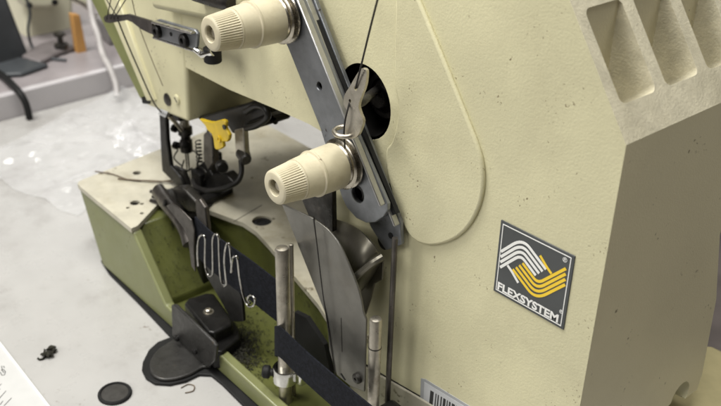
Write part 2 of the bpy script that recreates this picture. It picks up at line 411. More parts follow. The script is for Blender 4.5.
# rear right base block, seen past the end face
q = [P(a, b, z=36) for a, b in [(672, 352), (690, 344), (712, 345), (770, 374), (790, 440), (640, 440)]]
mb = MB(); mb.xy([(p.x, p.y) for p in q], 8, 36)
obj('rear_base', mb, mat('yellowed cream base', (.42, .37, .20), .45, var=.08, bump=.5, bscale=500), M_, bevel=2.5, seg=3)

# ================================================================ GREEN BASE AND BED
H = 55.2
base_pts_front = [(-541, 4), (-563, H), (-485.5, H), (-451, 16.5), (-365, 14), (-300, 14), (-300, 4)]
mb = MB()
mb.xz([(-541, 2.5), (-563.5, H), (-486, H), (-451, 16.5), (-250, 13), (-250, 2.5)], 229.5, 236)           # front wall with its diagonal cut
obj('front_wall', mb, greenl, M_, bevel=1.1, seg=3)
mb = MB()
mb.xz([(-545, 3), (-567, H - .2), (-493, H - .2), (-458, 14), (-458, 3)], 236.2, 300)                        # left block behind it
mb.xz([(-545, 3), (-567, H - .2), (-483, H - .2), (-483, 3)], 300.2, 390)
base = obj('base', mb, green, M_, bevel=1.0)
mb = MB(); mb.xy([(-458, 236.1), (-458, 300), (-250, 300), (-250, 236.1)], 3, 9.5); obj('trough_floor', mb, green, M_, bevel=.5)
# facet rib in the trough
A, B, C_, D, E_ = P(161, 302, y=236.4), P(179, 264, y=262), P(214, 284, y=283), P(196, 300, z=16), P(172, 318, y=238)
mb = MB(); mb.prism([A, B, C_, D, E_], (0, 2.5, -9)); obj('trough_rib', mb, greenl, M_, bevel=.7)  # lit facet, keeps the undarkened green of the front wall
# back wall of the trough under the cream bed plate
edge = [P(a, b, z=H) for a, b in [(206, 211), (234, 224), (243, 227), (256, 236), (269, 250), (292, 278), (318, 309), (332, 331)]]
bw_ = [V((p.x, p.y + 1.2, 0)) for p in edge]
poly = [(p.x, p.y) for p in bw_] + [(-300, 300), (-300, 393), (-482.8, 393), (-482.8, bw_[0].y)]
mb = MB(); mb.xy(poly, 3, H - .1); obj('bed_block', mb, green, M_, bevel=.8)
# low floor step in front of the block
# cream bed plate
pl = [(-568, 235), (-567.2, 231.5), (-564.6, 229.2), (-560, 228.6), (-486, 228.6)] + [tuple(P(a, b, z=58.6).xy) for a, b in [(137.5, 226), (157.5, 204.5), (163, 200), (180, 205), (205, 209)]] \
     + [(p.x, p.y) for p in edge[1:]] + [(-302, 268), (-302, 396), (-590, 392), (-581, 326)]
mb = MB(); mb.xy(pl, H + .1, 58.8); bed = obj('bed_plate', mb, bedcream, M_, bevel=1.4, seg=3)
cuts = []
def hole(px_, r, dz=6, top=58.8):
    p = P(*px_, z=58.6); mb = MB(); mb.lathe((p.x, p.y, top - 3.2), (0, 0, 1), [(0, r), (dz, r)], 24); return obj('cutter', mb, None), p
HL = [((262, 221), 6.6), ((274, 219), 1.3), ((137, 173), 3.0), ((135, 203), 3.3), ((142, 204), 1.4), ((128, 208), 1.3), ((142, 213.5), 1.4), ((252, 178), 1.0)]
hp = []
for px_, r_ in HL:
    o, p = hole(px_, r_); cuts.append(o); hp.append((p, r_))
bed.modifiers.clear()
cut(bed, cuts)
bb = bed.modifiers.new('bevel', 'BEVEL'); bb.width = 1.1 * S; bb.segments = 3; bb.limit_method = 'ANGLE'; bb.angle_limit = math.radians(50)
for p, r_ in hp:
    mb = MB(); mb.lathe((p.x, p.y, H + .15), (0, 0, 1), [(0, r_ - .12), (1.9, r_ - .12), (2.1, r_ * .55), (1.5, r_ * .5)], 20)
    obj('plate_screw', mb, rubber if r_ > 5 else dark, bed)
# thin seam across the bed plate
mb = MB(); p0, p1 = P(233, 222, z=58.85), P(262, 205, z=58.85)
mb.ribbon([p0, p0.lerp(p1, .5), p1], (p1 - p0).cross(V((0, 0, 1))), .12, .5); obj('plate_seam', mb, dark, bed)
# dark rectangular slide cover edge under the head
# rubber gasket and mounting tongue lying on the table
gk = [(101, 262), (109, 275), (140, 306), (171, 339), (158, 344), (149, 352), (143, 364), (142, 372), (146, 380), (155, 385.5), (170, 386.5), (186, 383), (199, 376.5), (211, 377), (222, 386), (246, 410), (252, 416), (262, 404), (230, 372), (180, 330), (120, 262)]
mb = MB(); mb.xy([tuple(P(a, b, z=.3).xy) for a, b in gk], .05, 2.2); obj('base_gasket', mb, rubber, M_, bevel=.6)
tg = [(178, 339), (165, 346), (156, 353), (150.5, 362), (150, 371), (154, 377.5), (163, 381), (176, 380), (190, 375.5), (203, 368.5), (212, 366), (190, 345)]
tg = catmull([P(a, b, z=3) for a, b in tg], 3, True)
mb = MB(); mb.xy([(p.x, p.y) for p in tg], 2.2, 4.4); obj('mounting_tongue', mb, platem, M_, bevel=.9, seg=3)

mb = MB(); mb.prism([P(a, b, y=262) for a, b in [(294, 312), (306, 318), (324, 345), (330, 372), (326, 410), (300, 400), (294, 370)]], (0, 3, 0)); obj('cavity_shade_sheet', mb, rubber, M_)  # black sheet added for the dark of the open cavity beside the rods
# ---- black tape-stand bracket
mb = MB(); mb.prism(pp([(171, 305), (175, 305.5), (213, 342), (216, 347), (214, 362), (208, 368), (199, 361), (172, 337)], 224), (0, 2.4, 0))
brk = obj('bracket_plate', mb, platem, M_, bevel=.8)
for px_ in ((178, 338), (196, 351)):
    c = P(*px_, y=222.5); mb = MB(); mb.lathe(c, (0, -1, 0), [(0, 2.1), (1.5, 2.1), (2.2, 1.2)], 14); obj('rivet', mb, black, brk)
tp = [P(a, b, z=26) for a, b in [(184, 303), (188, 298), (206, 292.5), (214, 293), (232, 318), (233, 324), (214, 333), (208, 332)]]
mb = MB(); mb.xy([(p.x, p.y) for p in tp], 11, 26); blk = obj('bracket_block', mb, black, M_, bevel=1.6, seg=3)
tp2 = [P(a, b, z=18) for a, b in [(206, 330), (233, 319), (240, 330), (240, 338), (222, 352), (212, 352)]]
mb = MB(); mb.xy([(p.x, p.y) for p in tp2], 5, 18); obj('bracket_shelf', mb, black, M_, bevel=1.2)
c = P(208.5, 312, z=26); mb = MB(); mb.lathe(c - V((0, 0, .3)), (0, 0, 1), [(0, 3.4), (.6, 3.4), (.6, 2.2), (2.2, 2.0), (2.6, 1.3), (1.6, 1.2)], 18); obj('socket_screw', mb, nickel, blk)

# ================================================================ TENSION BRACKET PLATES
def holed(name, px_, y, th, m, holes, flange_px, fl_h, fl_m):
    mb = MB(); mb.prism([P(a, b, y=y) for a, b in px_], (0, th, 0)); o = obj(name, mb, m, M_)
    cs = []
    for hx, r_ in holes:
        c = P(*hx, y=y); mb = MB(); mb.lathe(c - V((0, 4, 0)), (0, 1, 0), [(0, r_), (12, r_)], 28); cs.append(obj('cutter', mb, None))
    if cs: cut(o, cs)
    bb = o.modifiers.new('bevel', 'BEVEL'); bb.width = .45 * S; bb.segments = 2; bb.limit_method = 'ANGLE'; bb.angle_limit = math.radians(50)
    if flange_px:
        p0, p1, p2 = [P(a, b, y=y) for a, b in flange_px]
        d = (p1 - p0).normalized(); s_ = V((-d.z, 0, d.x)); s_ = s_ if s_.x < 0 else -s_
        mb = MB(); mb.prism([p0, p1, p1 + s_ * 1.15, p0 + s_ * 1.15], (0, -fl_h, 0)); obj('edge_flange', mb, fl_m, o, bevel=.5)
    return o
fp = [(258, -14), (297, -14), (350, 118), (387, 204), (387, 210), (383, 217), (375, 222.5), (366, 223), (356, 218), (347, 208), (342, 198), (330, 160), (320, 128), (288, 48)]
holed('tension_plate', fp, 262.2, 2.4, greyplate, [((319, 86), 2.1), ((357.5, 193.5), 4.6)], [(300, -10), (386, 204), (0, 0)], 3.6, fledge)
rp = [(285, -14), (309, -14), (356, 108), (400, 222), (401, 245), (386, 250.5), (380, 242), (371, 228), (350, 180), (318, 90)]
rear = holed('rear_plate', rp, 269, 2.4, greyplate, [], [(308, -12), (400.5, 224), (0, 0)], 3.8, fledge)
c = P(391, 235.5, y=268.9); mb = MB(); mb.lathe(c, (0, -1, 0), [(0, 1.6), (.5, 1.6)], 12); obj('pin_hole', mb, rubber, rear)
# black socket behind the large hole and the small one
for px_, r_ in (((358.5, 193.5), 5.2), ((320, 86), 2.4)):
    c = P(*px_, y=264.6); mb = MB(); mb.lathe(c + V((0, 3, 0)), (0, -1, 0), [(0, r_), (3, r_), (3, r_ * .55), (1, r_ * .5)], 20); obj('socket_bolt', mb, black, M_)
for px_ in ((371, 172), (388, 190), (388, 240)):
    c = P(*px_, y=YB - .5); mb = MB(); mb.lathe(c, (0, -1, 0), [(0, 4.2), (3.2, 4.2)], 18); obj('spacer', mb, black, M_)

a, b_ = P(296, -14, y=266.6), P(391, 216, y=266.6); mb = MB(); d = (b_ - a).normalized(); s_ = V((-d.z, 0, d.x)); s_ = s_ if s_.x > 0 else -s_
mb.prism([a, b_, b_ + s_ * 4.6, a + s_ * 4.6], (0, 2.3, 0)); obj('shadow_gap_strip', mb, rubber, M_)  # black strip standing for the shade in the gap between the plates
# ================================================================ TENSION KNOBS
def make_knob(o):
    A = (0, -1, 0)
    mb = MB(); mb.lathe(o, A, [(4.6, 9.6), (5.4, 11.2), (6.0, 11.5), (18.6, 11.15), (19.2, 11.5), (20.0, 11.5), (20.4, 10.6), (28.6, 9.95), (29.2, 9.9), (29.2, 8)], 72)
    k = obj('tension_knob', mb, knobm, M_, smooth=30)
    mb = MB(); mb.lathe(o, A, [(28.8, 8.6), (29.3, 9.75), (30.0, 9.75), (30.4, 9.55), (40.4, 8.55), (41.6, 8.3), (42.2, 7.7), (42.4, 7.2), (42.4, 4.3), (41.9, 3.9), (36, 3.6)], 96, teeth=1, depth=.42, t0=30.3, t1=40.5)
    obj('ribbed_grip', mb, knobm, k, smooth=28)
    mb = MB(); mb.lathe(o, A, [(34, 2.5), (39.6, 2.5), (40.2, 2.0), (40.2, .1)], 20); obj('threaded_stud', mb, nickel, k)
    mb = MB(); mb.lathe(o, A, [(-1.6, 10), (-.9, 12.6), (-.2, 13.2), (.5, 12.9), (.9, 11.2), (1.3, 10.6), (1.9, 10.8), (2.5, 12.5), (3.1, 12.9), (3.6, 12.4), (4.0, 10.9), (5.0, 10.4)], 64)
    obj('tension_disc', mb, discst, k)
    mb = MB(); mb.lathe(o, A, [(-1.65, 11.2), (-1.2, 11.2)], 30); obj('felt_washer', mb, rubber, k)
    return k
k2 = make_knob(V((-310.0, 260.5, 166.4)))
pk = V((-358.0, 260.5, 227.0)) - V((-310.0, 260.5, 166.4))
k1 = k2.copy(); col.objects.link(k1); k1.location = k2.location + pk * S
for ch in list(k2.children):
    c = ch.copy(); col.objects.link(c); c.parent = k1
k2['label'] = 'lower ivory tension knob with ribbed grip'; k1['label'] = 'upper ivory tension knob with ribbed grip'

# ================================================================ TAKE-UP LEVER AND EYELET
lv = [(359, 71), (362, 68.2), (365.5, 69.5), (366.5, 74), (365, 86), (361, 97), (358.5, 106), (360.5, 114), (363, 121), (361, 129), (356.5, 137), (349, 139), (344, 135), (345, 124), (347, 112), (343.5, 104), (344.5, 95), (350, 86), (355, 77)]
lc = catmull([P(a, b, y=248) for a, b in lv], 3, True)
mb = MB(); mb.prism(lc, (0, 1.5, 0)); lev = obj('thread_take_up', mb, nickel, M_)
cs = []
for px_, r_ in (((355.5, 88.5), 1.1), ((350, 101), .9)):
    c = P(*px_, y=248); mb = MB(); mb.lathe(c - V((0, 4, 0)), (0, 1, 0), [(0, r_), (9, r_)], 16); cs.append(obj('cutter', mb, None))
cut(lev, cs); bb = lev.modifiers.new('bevel', 'BEVEL'); bb.width = .3 * S; bb.segments = 2; bb.limit_method = 'ANGLE'; bb.angle_limit = math.radians(50)
c = P(355, 104, y=249.6); mb = MB(); mb.tube([c, c + V((0, 4, 0)), oc + V((-6, 16, 2))], 2.2, 12); obj('lever_post', mb, dark, lev)
# wire eyelet ring below it
rc = P(346.5, 131, y=250)
ring = [rc + V((5.2 * math.cos(t), 4.6 * math.sin(t) - 1.0, .4 * math.sin(t))) for t in [k * 2 * PI / 28 for k in range(28)]]
mb = MB(); mb.tube(ring, 1.15, 10, closed=True, flat=1.0); obj('thread_eyelet', mb, nickel, M_)

# ================================================================ UPPER-LEFT THREAD GUIDE
pa = [(103.5, 18), (105, 15.5), (109, 14), (118, 15), (128, 14), (140, 17.5), (155, 22), (158, 23), (158, 35.5), (150, 33.5), (141, 29), (132, 22), (127, 20), (119, 21.5), (110, 23), (105, 22)]
mb = MB(); mb.prism([P(a, b, y=254) for a, b in pa], (0, 1.4, 0)); tg_ = obj('thread_guide', mb, folderm, M_)
cs = []
for px_, r_ in (((107, 18.8), .85), ((110.8, 18.6), .85), ((114.3, 18.2), .85), ((117.8, 17.8), .85)):
    c = P(*px_, y=254); mb = MB(); mb.lathe(c - V((0, 4, 0)), (0, 1, 0), [(0, r_ * 1.15), (9, r_ * 1.15)], 14); cs.append(obj('cutter', mb, None))
mb = MB(); mb.prism([P(a, b, y=250) for a, b in [(146, 24.5), (153, 26.5), (153, 30), (146, 28)]], (0, 9, 0)); cs.append(obj('cutter', mb, None))
cut(tg_, cs)
br = [(154, 21), (158, 19.2), (194, 29.5), (197, 34), (196, 47), (193, 49), (156, 38.5), (153.5, 35)]
mb = MB(); mb.prism([P(a, b, y=251.5) for a, b in br], (0, 2.3, 0)); gb = obj('guide_bracket', mb, greyplate, M_, bevel=.6)
a = P(156, 20, y=251.5); b_ = P(196, 31, y=251.5)
mb = MB(); mb.prism([a, b_, b_ + V((0, 0, -1.3)), a + V((0, 0, -1.3))], (0, -3.4, 0)); obj('bracket_lip', mb, steel, gb, bevel=.4)
a = P(152, 36.5, y=251.5); b_ = P(199, 52, y=251.5)
mb = MB(); mb.prism([a, b_, b_ + V((0, 0, -1.3)), a + V((0, 0, -1.3))], (0, 6, 0)); obj('bracket_lip', mb, steel, gb, bevel=.4)
for px_ in ((158.5, 31), (185.5, 40.2)):
    c = P(*px_, y=251.4); mb = MB(); mb.lathe(c, (0, -1, 0), [(0, 4.1), (2.1, 4.0), (2.6, 3.4), (2.6, 1.8), (1.2, 1.7)], 24); obj('cap_screw', mb, black, gb, smooth=25)
c = P(171, 34, y=251.4); mb = MB(); mb.lathe(c, (0, -1, 0), [(0, 1.2), (.25, 1.2)], 16); obj('pin_hole', mb, rubber, gb)
mb = MB(); mb.tube([P(196, 49, y=253), P(203, 55, y=254), P(213, 52, y=256)], 2.2, 10); obj('guide_joint', mb, chrome, gb)
c = P(212.5, 53, y=258); mb = MB(); mb.lathe(c, (0, 0, -1), [(-3, 5), (4.6, 5), (5.2, 4.4), (5.2, .2)], 24); kn = obj('thumb_screw', mb, rubber, M_)
mb = MB(); mb.tube([P(196, -6, y=258), P(212, -1, y=258), P(232, 4, y=260)], 4.2, 10); obj('upper_link', mb, dark, M_)
mb = MB(); mb.prism([P(a, b, y=262) for a, b in [(150, -8), (235, -8), (238, 12), (205, 21), (150, 9)]], (0, 10, 0)); obj('upper_pad', mb, cream, M_, bevel=4, seg=5)

# ================================================================ NEEDLE AREA
NY = 292
mb = MB(); c0, c1 = P(184.5, 118, y=NY), P(188.5, 166, y=NY)
x0 = (c0.x + c1.x) / 2
def vpole(px_, y, z0, z1, r, n=16):
    c = P(*px_, y=y); mb = MB(); mb.lathe((c.x, c.y, z0), (0, 0, 1), [(0, r * .96), (.3, r), (z1 - z0 - .3, r), (z1 - z0, r * .96)], n); return mb, c
mb, c = vpole((185.5, 135), NY, 88, 135, 3.3); nb = obj('needle_bar', mb, nickel, M_)
mb = MB(); mb.lathe((c.x, c.y, 82), (0, 0, 1), [(0, 2.8), (1, 4.4), (9, 4.4), (10, 3.4), (13, 3.4), (14, 5.0), (19, 5.0), (20, 3.4)], 20); ncl = obj('needle_clamp', mb, dark, nb)
mb = MB()
for dx, dz in ((-6.5, 99), (-6, 86), (5, 92)): mb.lathe((c.x + (-1 if dx < 0 else 1) * 3, c.y - 3, dz), (1 if dx > 0 else -1, -.35, 0), [(0, 1.6), (2.6, 1.6), (2.6, 2.8), (5.4, 2.8), (5.8, 2.2)], 14)
obj('clamp_screw', mb, black, ncl)
mb = MB()
for dx in (-1.6, 1.6): mb.tube([(c.x + dx, c.y, 84), (c.x + dx, c.y, 72), (c.x + dx, c.y, 61)], [.7, .55, .3], 8)
obj('needle', mb, chrome, ncl)
nx = c.x
# presser bar
mb, c = vpole((213, 150), 300, 74, 135, 3.4); pb = obj('presser_bar', mb, folderm, M_)
mb = MB(); mb.box((c.x + 1, c.y - 1, 84), (10, 9, 10)); mb.lathe((c.x + 5, c.y - 3, 88), (1, -.4, 0), [(0, 2.2), (3, 2.2), (3, 3.4), (7, 3.4)], 16); obj('foot_clamp', mb, black, pb, bevel=1)
mb = MB()
ft = [P(a, b, z=62) for a, b in [(176, 199), (183, 193), (205, 190), (226, 181), (232, 184), (233, 190), (215, 199), (196, 207), (184, 208)]]
mb.xy([(p.x, p.y) for p in ft], 60, 63.5)
for s_ in (0, 1):
    a = P(186 + 9 * s_, 205 - 5 * s_, z=61); b_ = P(214 + 9 * s_, 189 - 3 * s_, z=61)
    mb.tube([a + V((0, 0, 4)), a + V((0, 0, .8)), a.lerp(b_, .4) + V((0, 0, 4)), b_ + V((0, 0, 5))], 2.2, 8, flat=.6)
mb.box((c.x - 2, c.y - 6, 70), (12, 16, 12))
obj('presser_foot', mb, black, M_, bevel=.5)
# left black hanger frame (finger guard)
yy = 277
def bar(pts, w, th, m, name, parent=M_, bev=.5):
    mb = MB(); pts = catmull([V(p) for p in pts], 5)
    mb.ribbon(pts, (1, .5, 0), th, w) if False else mb.tube(pts, w / 2, 8, flat=th / w); return obj(name, mb, m, parent, bevel=0)
mb = MB(); mb.prism([P(a, b, y=yy) for a, b in [(158.5, 102), (166, 104), (165.5, 122), (166.5, 140), (170, 166), (180, 177), (183, 184), (185, 196), (179.5, 197), (177, 186), (172, 181), (162, 171), (160.5, 150), (159.5, 125)]], (0, 3.2, 0))
hf = obj('guard_frame', mb, black, M_, bevel=.7)
mb = MB(); mb.prism([P(a, b, y=yy - 2) for a, b in [(163, 99), (170, 103), (171, 112), (167, 118), (158, 110), (157, 103)]], (0, 5, 0)); obj('frame_pivot', mb, dark, hf, bevel=.8)
mb = MB(); mb.prism([P(a, b, y=yy - 3.4) for a, b in [(160, 109), (167.5, 112), (165, 117.5), (158, 114)]], (0, .6, 0)); tg2 = obj('tag', mb, stickerw, hf)
mb = MB()
for k in range(3):
    c = P(161.2 + 1.9 * k, 111.8 + .8 * k, y=yy - 3.5); mb.box(c + V((0, 0, -.6)), (.5, .25, 1.7), Matrix.Rotation(.4, 4, 'Y').to_euler())
obj('tag_marks', mb, ink, tg2)
mb = MB(); mb.tube([P(166, 113, y=yy - 1), P(174, 121, y=yy + 4), P(182, 130, y=NY - 4)], 1.5, 8); obj('link_rod', mb, nickel, hf)
mb = MB(); mb.prism([P(a, b, y=yy + 9) for a, b in [(168, 103), (178, 107), (180, 122), (172, 120), (167, 112)]], (0, 6, 0)); obj('frame_block', mb, black, hf, bevel=1)
# small hooks and wires round the needle clamp
mb = MB()
for a, b_, c_ in (((178, 150), (174, 158), (182, 166)), ((192, 150), (199, 156), (196, 170)), ((184, 160), (181, 176), (188, 188)), ((197, 165), (206, 172), (202, 186)), ((176, 166), (184, 172), (192, 168))):
    mb.tube(catmull([P(*a, y=NY - 3), P(*b_, y=NY - 5), P(*c_, y=NY - 2)], 5), .55, 6)
obj('thread_hooks', mb, dark, M_)
mb = MB(); mb.prism([P(a, b, y=290) for a, b in [(195, 168), (205, 160), (212, 175), (224, 173), (233, 182), (216, 190), (200, 188)]], (0, 8, 0)); obj('lower_looper', mb, black, M_, bevel=.8)
mb = MB(); mb.prism([P(a, b, y=284) for a, b in [(171, 166), (182, 171), (187, 185), (184, 197), (175, 188)]], (0, 4, 0)); obj('spreader', mb, dark, M_, bevel=.8)
cs_ = [P(198, 140, y=290) + V((1.9 * math.cos(t), 1.9 * math.sin(t), -t * .42)) for t in [k * .5 for k in range(90)]]
mb = MB(); mb.tube(cs_, .45, 6); obj('spring', mb, dark, M_)
# yellow finger guard
yg = [(199, 119), (205, 120.5), (213, 122), (222, 119.5), (225.5, 122.5), (225, 128), (229, 135), (227, 142), (222, 141.5), (223, 147), (218, 150), (214.5, 148), (213.5, 141), (211.5, 134), (207, 130), (205, 125.5)]
mb = MB(); mb.prism(catmull([P(a, b, y=272) for a, b in yg], 2, True), (0, 2.4, 0)); ygo = obj('yellow_guard', mb, yellow, M_, bevel=.5)
c = P(219.5, 139, y=272); mb = MB(); mb.lathe(c + V((0, .3, 0)), (0, -1, 0), [(0, 2.2), (1.3, 2.2), (1.3, 1.0), (.6, .9)], 18); obj('guard_screw', mb, yellow, ygo)
c = P(224.5, 127, y=272); mb = MB(); mb.lathe(c + V((0, .3, 0)), (0, -1, 0), [(0, 1.6), (.9, 1.6)], 18); obj('guard_screw', mb, dark, ygo)
mb = MB(); mb.prism([P(a, b, y=283) for a, b in [(203, 134), (208, 130), (212, 136), (213, 164), (208, 171), (203, 160)]], (0, 5, 0)); obj('looper_arm', mb, folderm, M_, bevel=1)
# grey link, hinge and U shaped wire finger
mb = MB(); mb.prism([P(a, b, y=280) for a, b in [(234, 130), (243, 128), (244.5, 152), (246.5, 159), (240, 161.5), (235.5, 154)]], (0, 4, 0)); lk = obj('hinge_link', mb, nickel, M_, bevel=.7)
c = P(241.5, 157, y=279); mb = MB(); mb.lathe(c + V((-5, 3, 0)), (1, -.3, 0), [(0, 3), (.5, 3.6), (10, 3.6), (11, 2.6)], 20); obj('hinge_barrel', mb, dark, lk)
c = P(221, 163, y=283); mb = MB(); mb.lathe(c, (1, -.5, 0), [(0, 2.4), (3, 4.0), (7, 4.0), (8, 3)], 20); obj('lever_knob', mb, black, M_)
mb = MB(); mb.tube(catmull([P(241, 160, y=280), P(241.5, 172, y=278), P(238, 181, y=275), P(230, 186, y=272), P(218, 189.5, y=270), P(206, 190.5, y=270), P(196, 187, y=272), P(193, 180, y=276)], 6), 1.7, 10); obj('wire_finger', mb, black, M_)
# black mechanism under the arm
mb = MB(); mb.prism([P(a, b, y=282) for a, b in [(196, 118), (256, 100), (272, 112), (262, 118), (246, 124), (246, 132), (232, 134), (226, 124), (205, 124)]], (0, 34, 0))
obj('under_arm_housing', mb, black, M_, bevel=1.5)
mb = MB(); mb.tube(catmull([P(246, 112, y=280), P(256, 106, y=280), P(265, 108, y=280), P(268, 115, y=280), P(265, 120, y=280), P(255, 126, y=280), P(246, 128, y=280)], 5), 2.0, 10)
obj('lifter_loop', mb, black, M_)
mb = MB(); mb.tube([P(270, 118, y=300), P(276, 122, y=300)], 1.8, 8); obj('lifter_pin', mb, black, M_)

# ---- throat area around the folder
mb = MB()
mb.xy([tuple(P(a, b, z=60).xy) for a, b in [(165, 190), (180, 186), (207, 194), (214, 202), (205, 212), (186, 214), (170, 205)]], 56, 60.5)
obj('throat_plate', mb, dark, M_, bevel=.6)
mb = MB()
mb.xy([tuple(P(a, b, z=50).xy) for a, b in [(180, 205), (206, 213), (211, 235), (200, 240), (178, 222)]], 12, 50)
obj('throat_block', mb, black, M_, bevel=1)
fc = [P(a, b, y=c) for a, b, c in [(158, 190, 262), (163, 198, 258), (170, 207, 252), (178, 217, 248), (186, 230, 244), (190, 244, 241)]]
mb = MB(); mb.tube(catmull(fc, 5), [5.2] * 6 + [5.6] * 5 + [6.4] * 5 + [6.4] * 5 + [5] * 5, 14, flat=.8) if False else mb.tube(catmull(fc, 4), 5.0, 14, flat=.75)
fo = obj('tape_folder', mb, folderm, M_)
mb = MB(); vs = [(166, 206), (172, 203), (180, 209), (191, 220), (194, 230), (193.5, 252), (195, 272), (191, 266), (188, 240), (183, 228), (174, 216)]
mb.prism([P(a, b, y=238) for a, b in vs], (0, 1.0, 0)); obj('folder_blade', mb, folderm, fo, bevel=.45)
mb = MB(); mb.prism([P(a, b, y=249) for a, b in [(195, 200), (199, 199), (205, 208), (209, 241), (204, 243), (197, 228)]], (0, 3, 0)); obj('folder_upright', mb, folderm, fo, bevel=.8)
c = P(166, 203, y=249); mb = MB(); mb.lathe(c, (-.2, -1, .4), [(0, 2.2), (1.6, 2.2), (1.8, 1.2)], 16); obj('folder_screw', mb, black, fo)
mb = MB()
for a, b_ in (((150, 191), (162, 193)), ((152, 196), (164, 199)), ((156, 188), (166, 190)), ((150, 200), (160, 203))): mb.tube([P(*a, z=60.2), P(*b_, z=61.5)], 1.2, 6, flat=.4)
obj('folder_tabs', mb, folderm, fo)
mb = MB(); mb.prism([P(a, b, y=262) for a, b in [(171, 188), (181, 187), (197, 203), (196, 213), (188, 212), (176, 201)]], (0, 7, 0)); obj('folder_mount', mb, dark, fo, bevel=1.2)

# ---- serpentine chrome wire that keeps the tape flat
def zz(zx, zy): return P(150 + zx / 3.12, 180 + zy / 3.12, y=236.5)
wp = [(150, 268), (148, 225), (152, 185), (162, 172), (172, 180), (172, 215), (172, 262), (180, 292), (189, 300), (196, 290), (196, 230), (196, 185), (205, 168), (214, 180), (216, 230), (220, 300), (229, 330), (238, 325), (236, 300), (232, 250), (236, 210), (244, 197), (249, 212), (254, 262), (257, 285)]
mb = MB(); mb.tube(catmull([zz(*p) for p in wp], 5), .66, 8)
wirem = mat('dark bright wire', (.40, .39, .37), .13, 1, var=.2, vscale=400, grime=.5, gcol=(.06, .05, .04), gscale=170, rvar=.05)
wg = obj('wire_guide', mb, wirem, M_)
wp = [(257, 287), (259, 262), (263, 242), (271, 236), (277, 246), (283, 300), (294, 355), (306, 386), (318, 394), (329, 386), (331, 370), (322, 358), (311, 362), (309, 374), (316, 384)]
mb = MB(); mb.tube(catmull([zz(*p) - V((0, .8, 0)) for p in wp], 5), .68, 8); obj('eye_loop', mb, wirem, wg)
mb = MB(); mb.prism([P(a, b, y=243) for a, b in [(198, 236), (214, 244), (230, 272), (241, 296), (243, 322), (232, 322), (221, 302), (206, 276)]], (0, 2.4, 0)); obj('guide_back_plate', mb, black, M_, bevel=.6)

# ================================================================ RODS
def rod(name, px_, y, z0, r, m, dome=True, ringz=None):
    c = P(*px_, y=y); h = c.z
    prof = [(0, r), (h - z0 - r * .45, r), (h - z0 - r * .15, r * .86), (h - z0, r * .45)] if dome else [(0, r), (h - z0, r)]
    mb = MB(); mb.lathe((c.x, c.y, z0), (0, 0, 1), prof, 28); o = obj(name, mb, m, M_)
    return o, c
rA, cA = rod('guide_rod', (282, 247), 240, 9.5, 3.75, nickel)
rB, cB = rod('guide_rod', (291, 244), 247, 9.5, 1.35, nickel)
rC, cC = rod('guide_rod', (376, 318), 250, 9.5, 3.2, nickel)
mb = MB(); mb.lathe((cC.x, cC.y, cC.z - 18), (0, 0, 1), [(0, 3.35), (.6, 3.35)], 28); obj('rod_groove', mb, dark, rC)
rD, cD = rod('guide_rod', (395, 238), 262, 12, 1.45, folderm, False)
# collar clamp with thumb screw on the thick rod
zc = P(282, 367, y=240).z
mb = MB(); mb.lathe((cA.x, cA.y, zc - 8), (0, 0, 1), [(0, 6.4), (.6, 7.0), (9.2, 7.0), (10, 6.5), (10, 4)], 36); cl = obj('rod_clamp', mb, chrome, M_)
mb = MB(); c = V((cA.x - 5, cA.y - 4, zc - 3.4)); mb.lathe(c, (-.75, -.66, 0), [(0, 2.2), (2, 2.2), (2.4, 3.4), (3, 3.9), (5.6, 3.9), (6.6, 3.0), (6.9, .3)], 24); obj('thumb_screw', mb, rubber, cl)
mb = MB(); mb.box((cA.x + 6, cA.y + 6, zc - 3.4), (10, 7, 8)); obj('clamp_arm', mb, chrome, cl, bevel=1.2)
# black block at the foot of rods C and D
mb = MB(); c = P(391, 404, y=258); mb.box((c.x + 3, c.y, c.z - 13), (17, 12, 22)); obj('rod_socket', mb, black, M_, bevel=2.5)

# ================================================================ CHIP GUARD AND CHUTE
gy = 250
def tilt(px_, y0, slope): return P(*px_, y=y0 + slope)
left = [(281.5, 204), (313, 218.5), (316, 240), (323, 298), (336, 374), (329, 350), (327, 318), (320.5, 302), (305, 263)]
mb = MB(); mb.prism([P(a, b, y=gy - .35) for a, b in left], (0, 1.2, 0)); g = obj('chip_guard', mb, guardm, M_, bevel=.35)
right = catmull([P(a, b, y=gy) for a, b in [(313.6, 219.3), (322, 225), (331, 233), (340, 246), (350, 268), (357, 286), (361, 300)]], 3)
mb = MB(); mb.prism(right + [P(a, b, y=gy) for a, b in [(363, 312), (366, 320), (364, 392), (350, 386), (336.6, 375), (323.6, 298), (316.6, 240)]], (0, 1.2, 0))
g2 = obj('guard_panel', mb, guardm, g, bevel=.35)
c = P(358, 378, y=gy - .1); mb = MB(); mb.lathe(c, (0, -1, 0), [(0, 3.0), (1.4, 2.9), (2.0, 2.2), (2.0, 1), (1, .9)], 20); obj('guard_screw', mb, dark, g2)
c = P(343, 377, y=gy - .1); mb = MB(); mb.box(c, (4.4, .3, 1.1), Matrix.Rotation(.5, 4, 'Y').to_euler()); obj('guard_slot', mb, rubber, g2)
# seam line scribed on the guard
a, b_ = P(341, 318, y=gy - .15), P(342, 352, y=gy - .15); mb = MB(); mb.ribbon([a, a.lerp(b_, .5), b_], (1, 0, 0), .1, .35); obj('scribe_line', mb, dark, g2)
# dark shield between knob and guard
mb = MB(); mb.prism([P(a, b, y=263) for a, b in [(300, 196), (332, 186), (333, 232), (325, 232), (308, 215)]], (0, 3, 0)); obj('inner_shield', mb, dark, M_, bevel=.5)
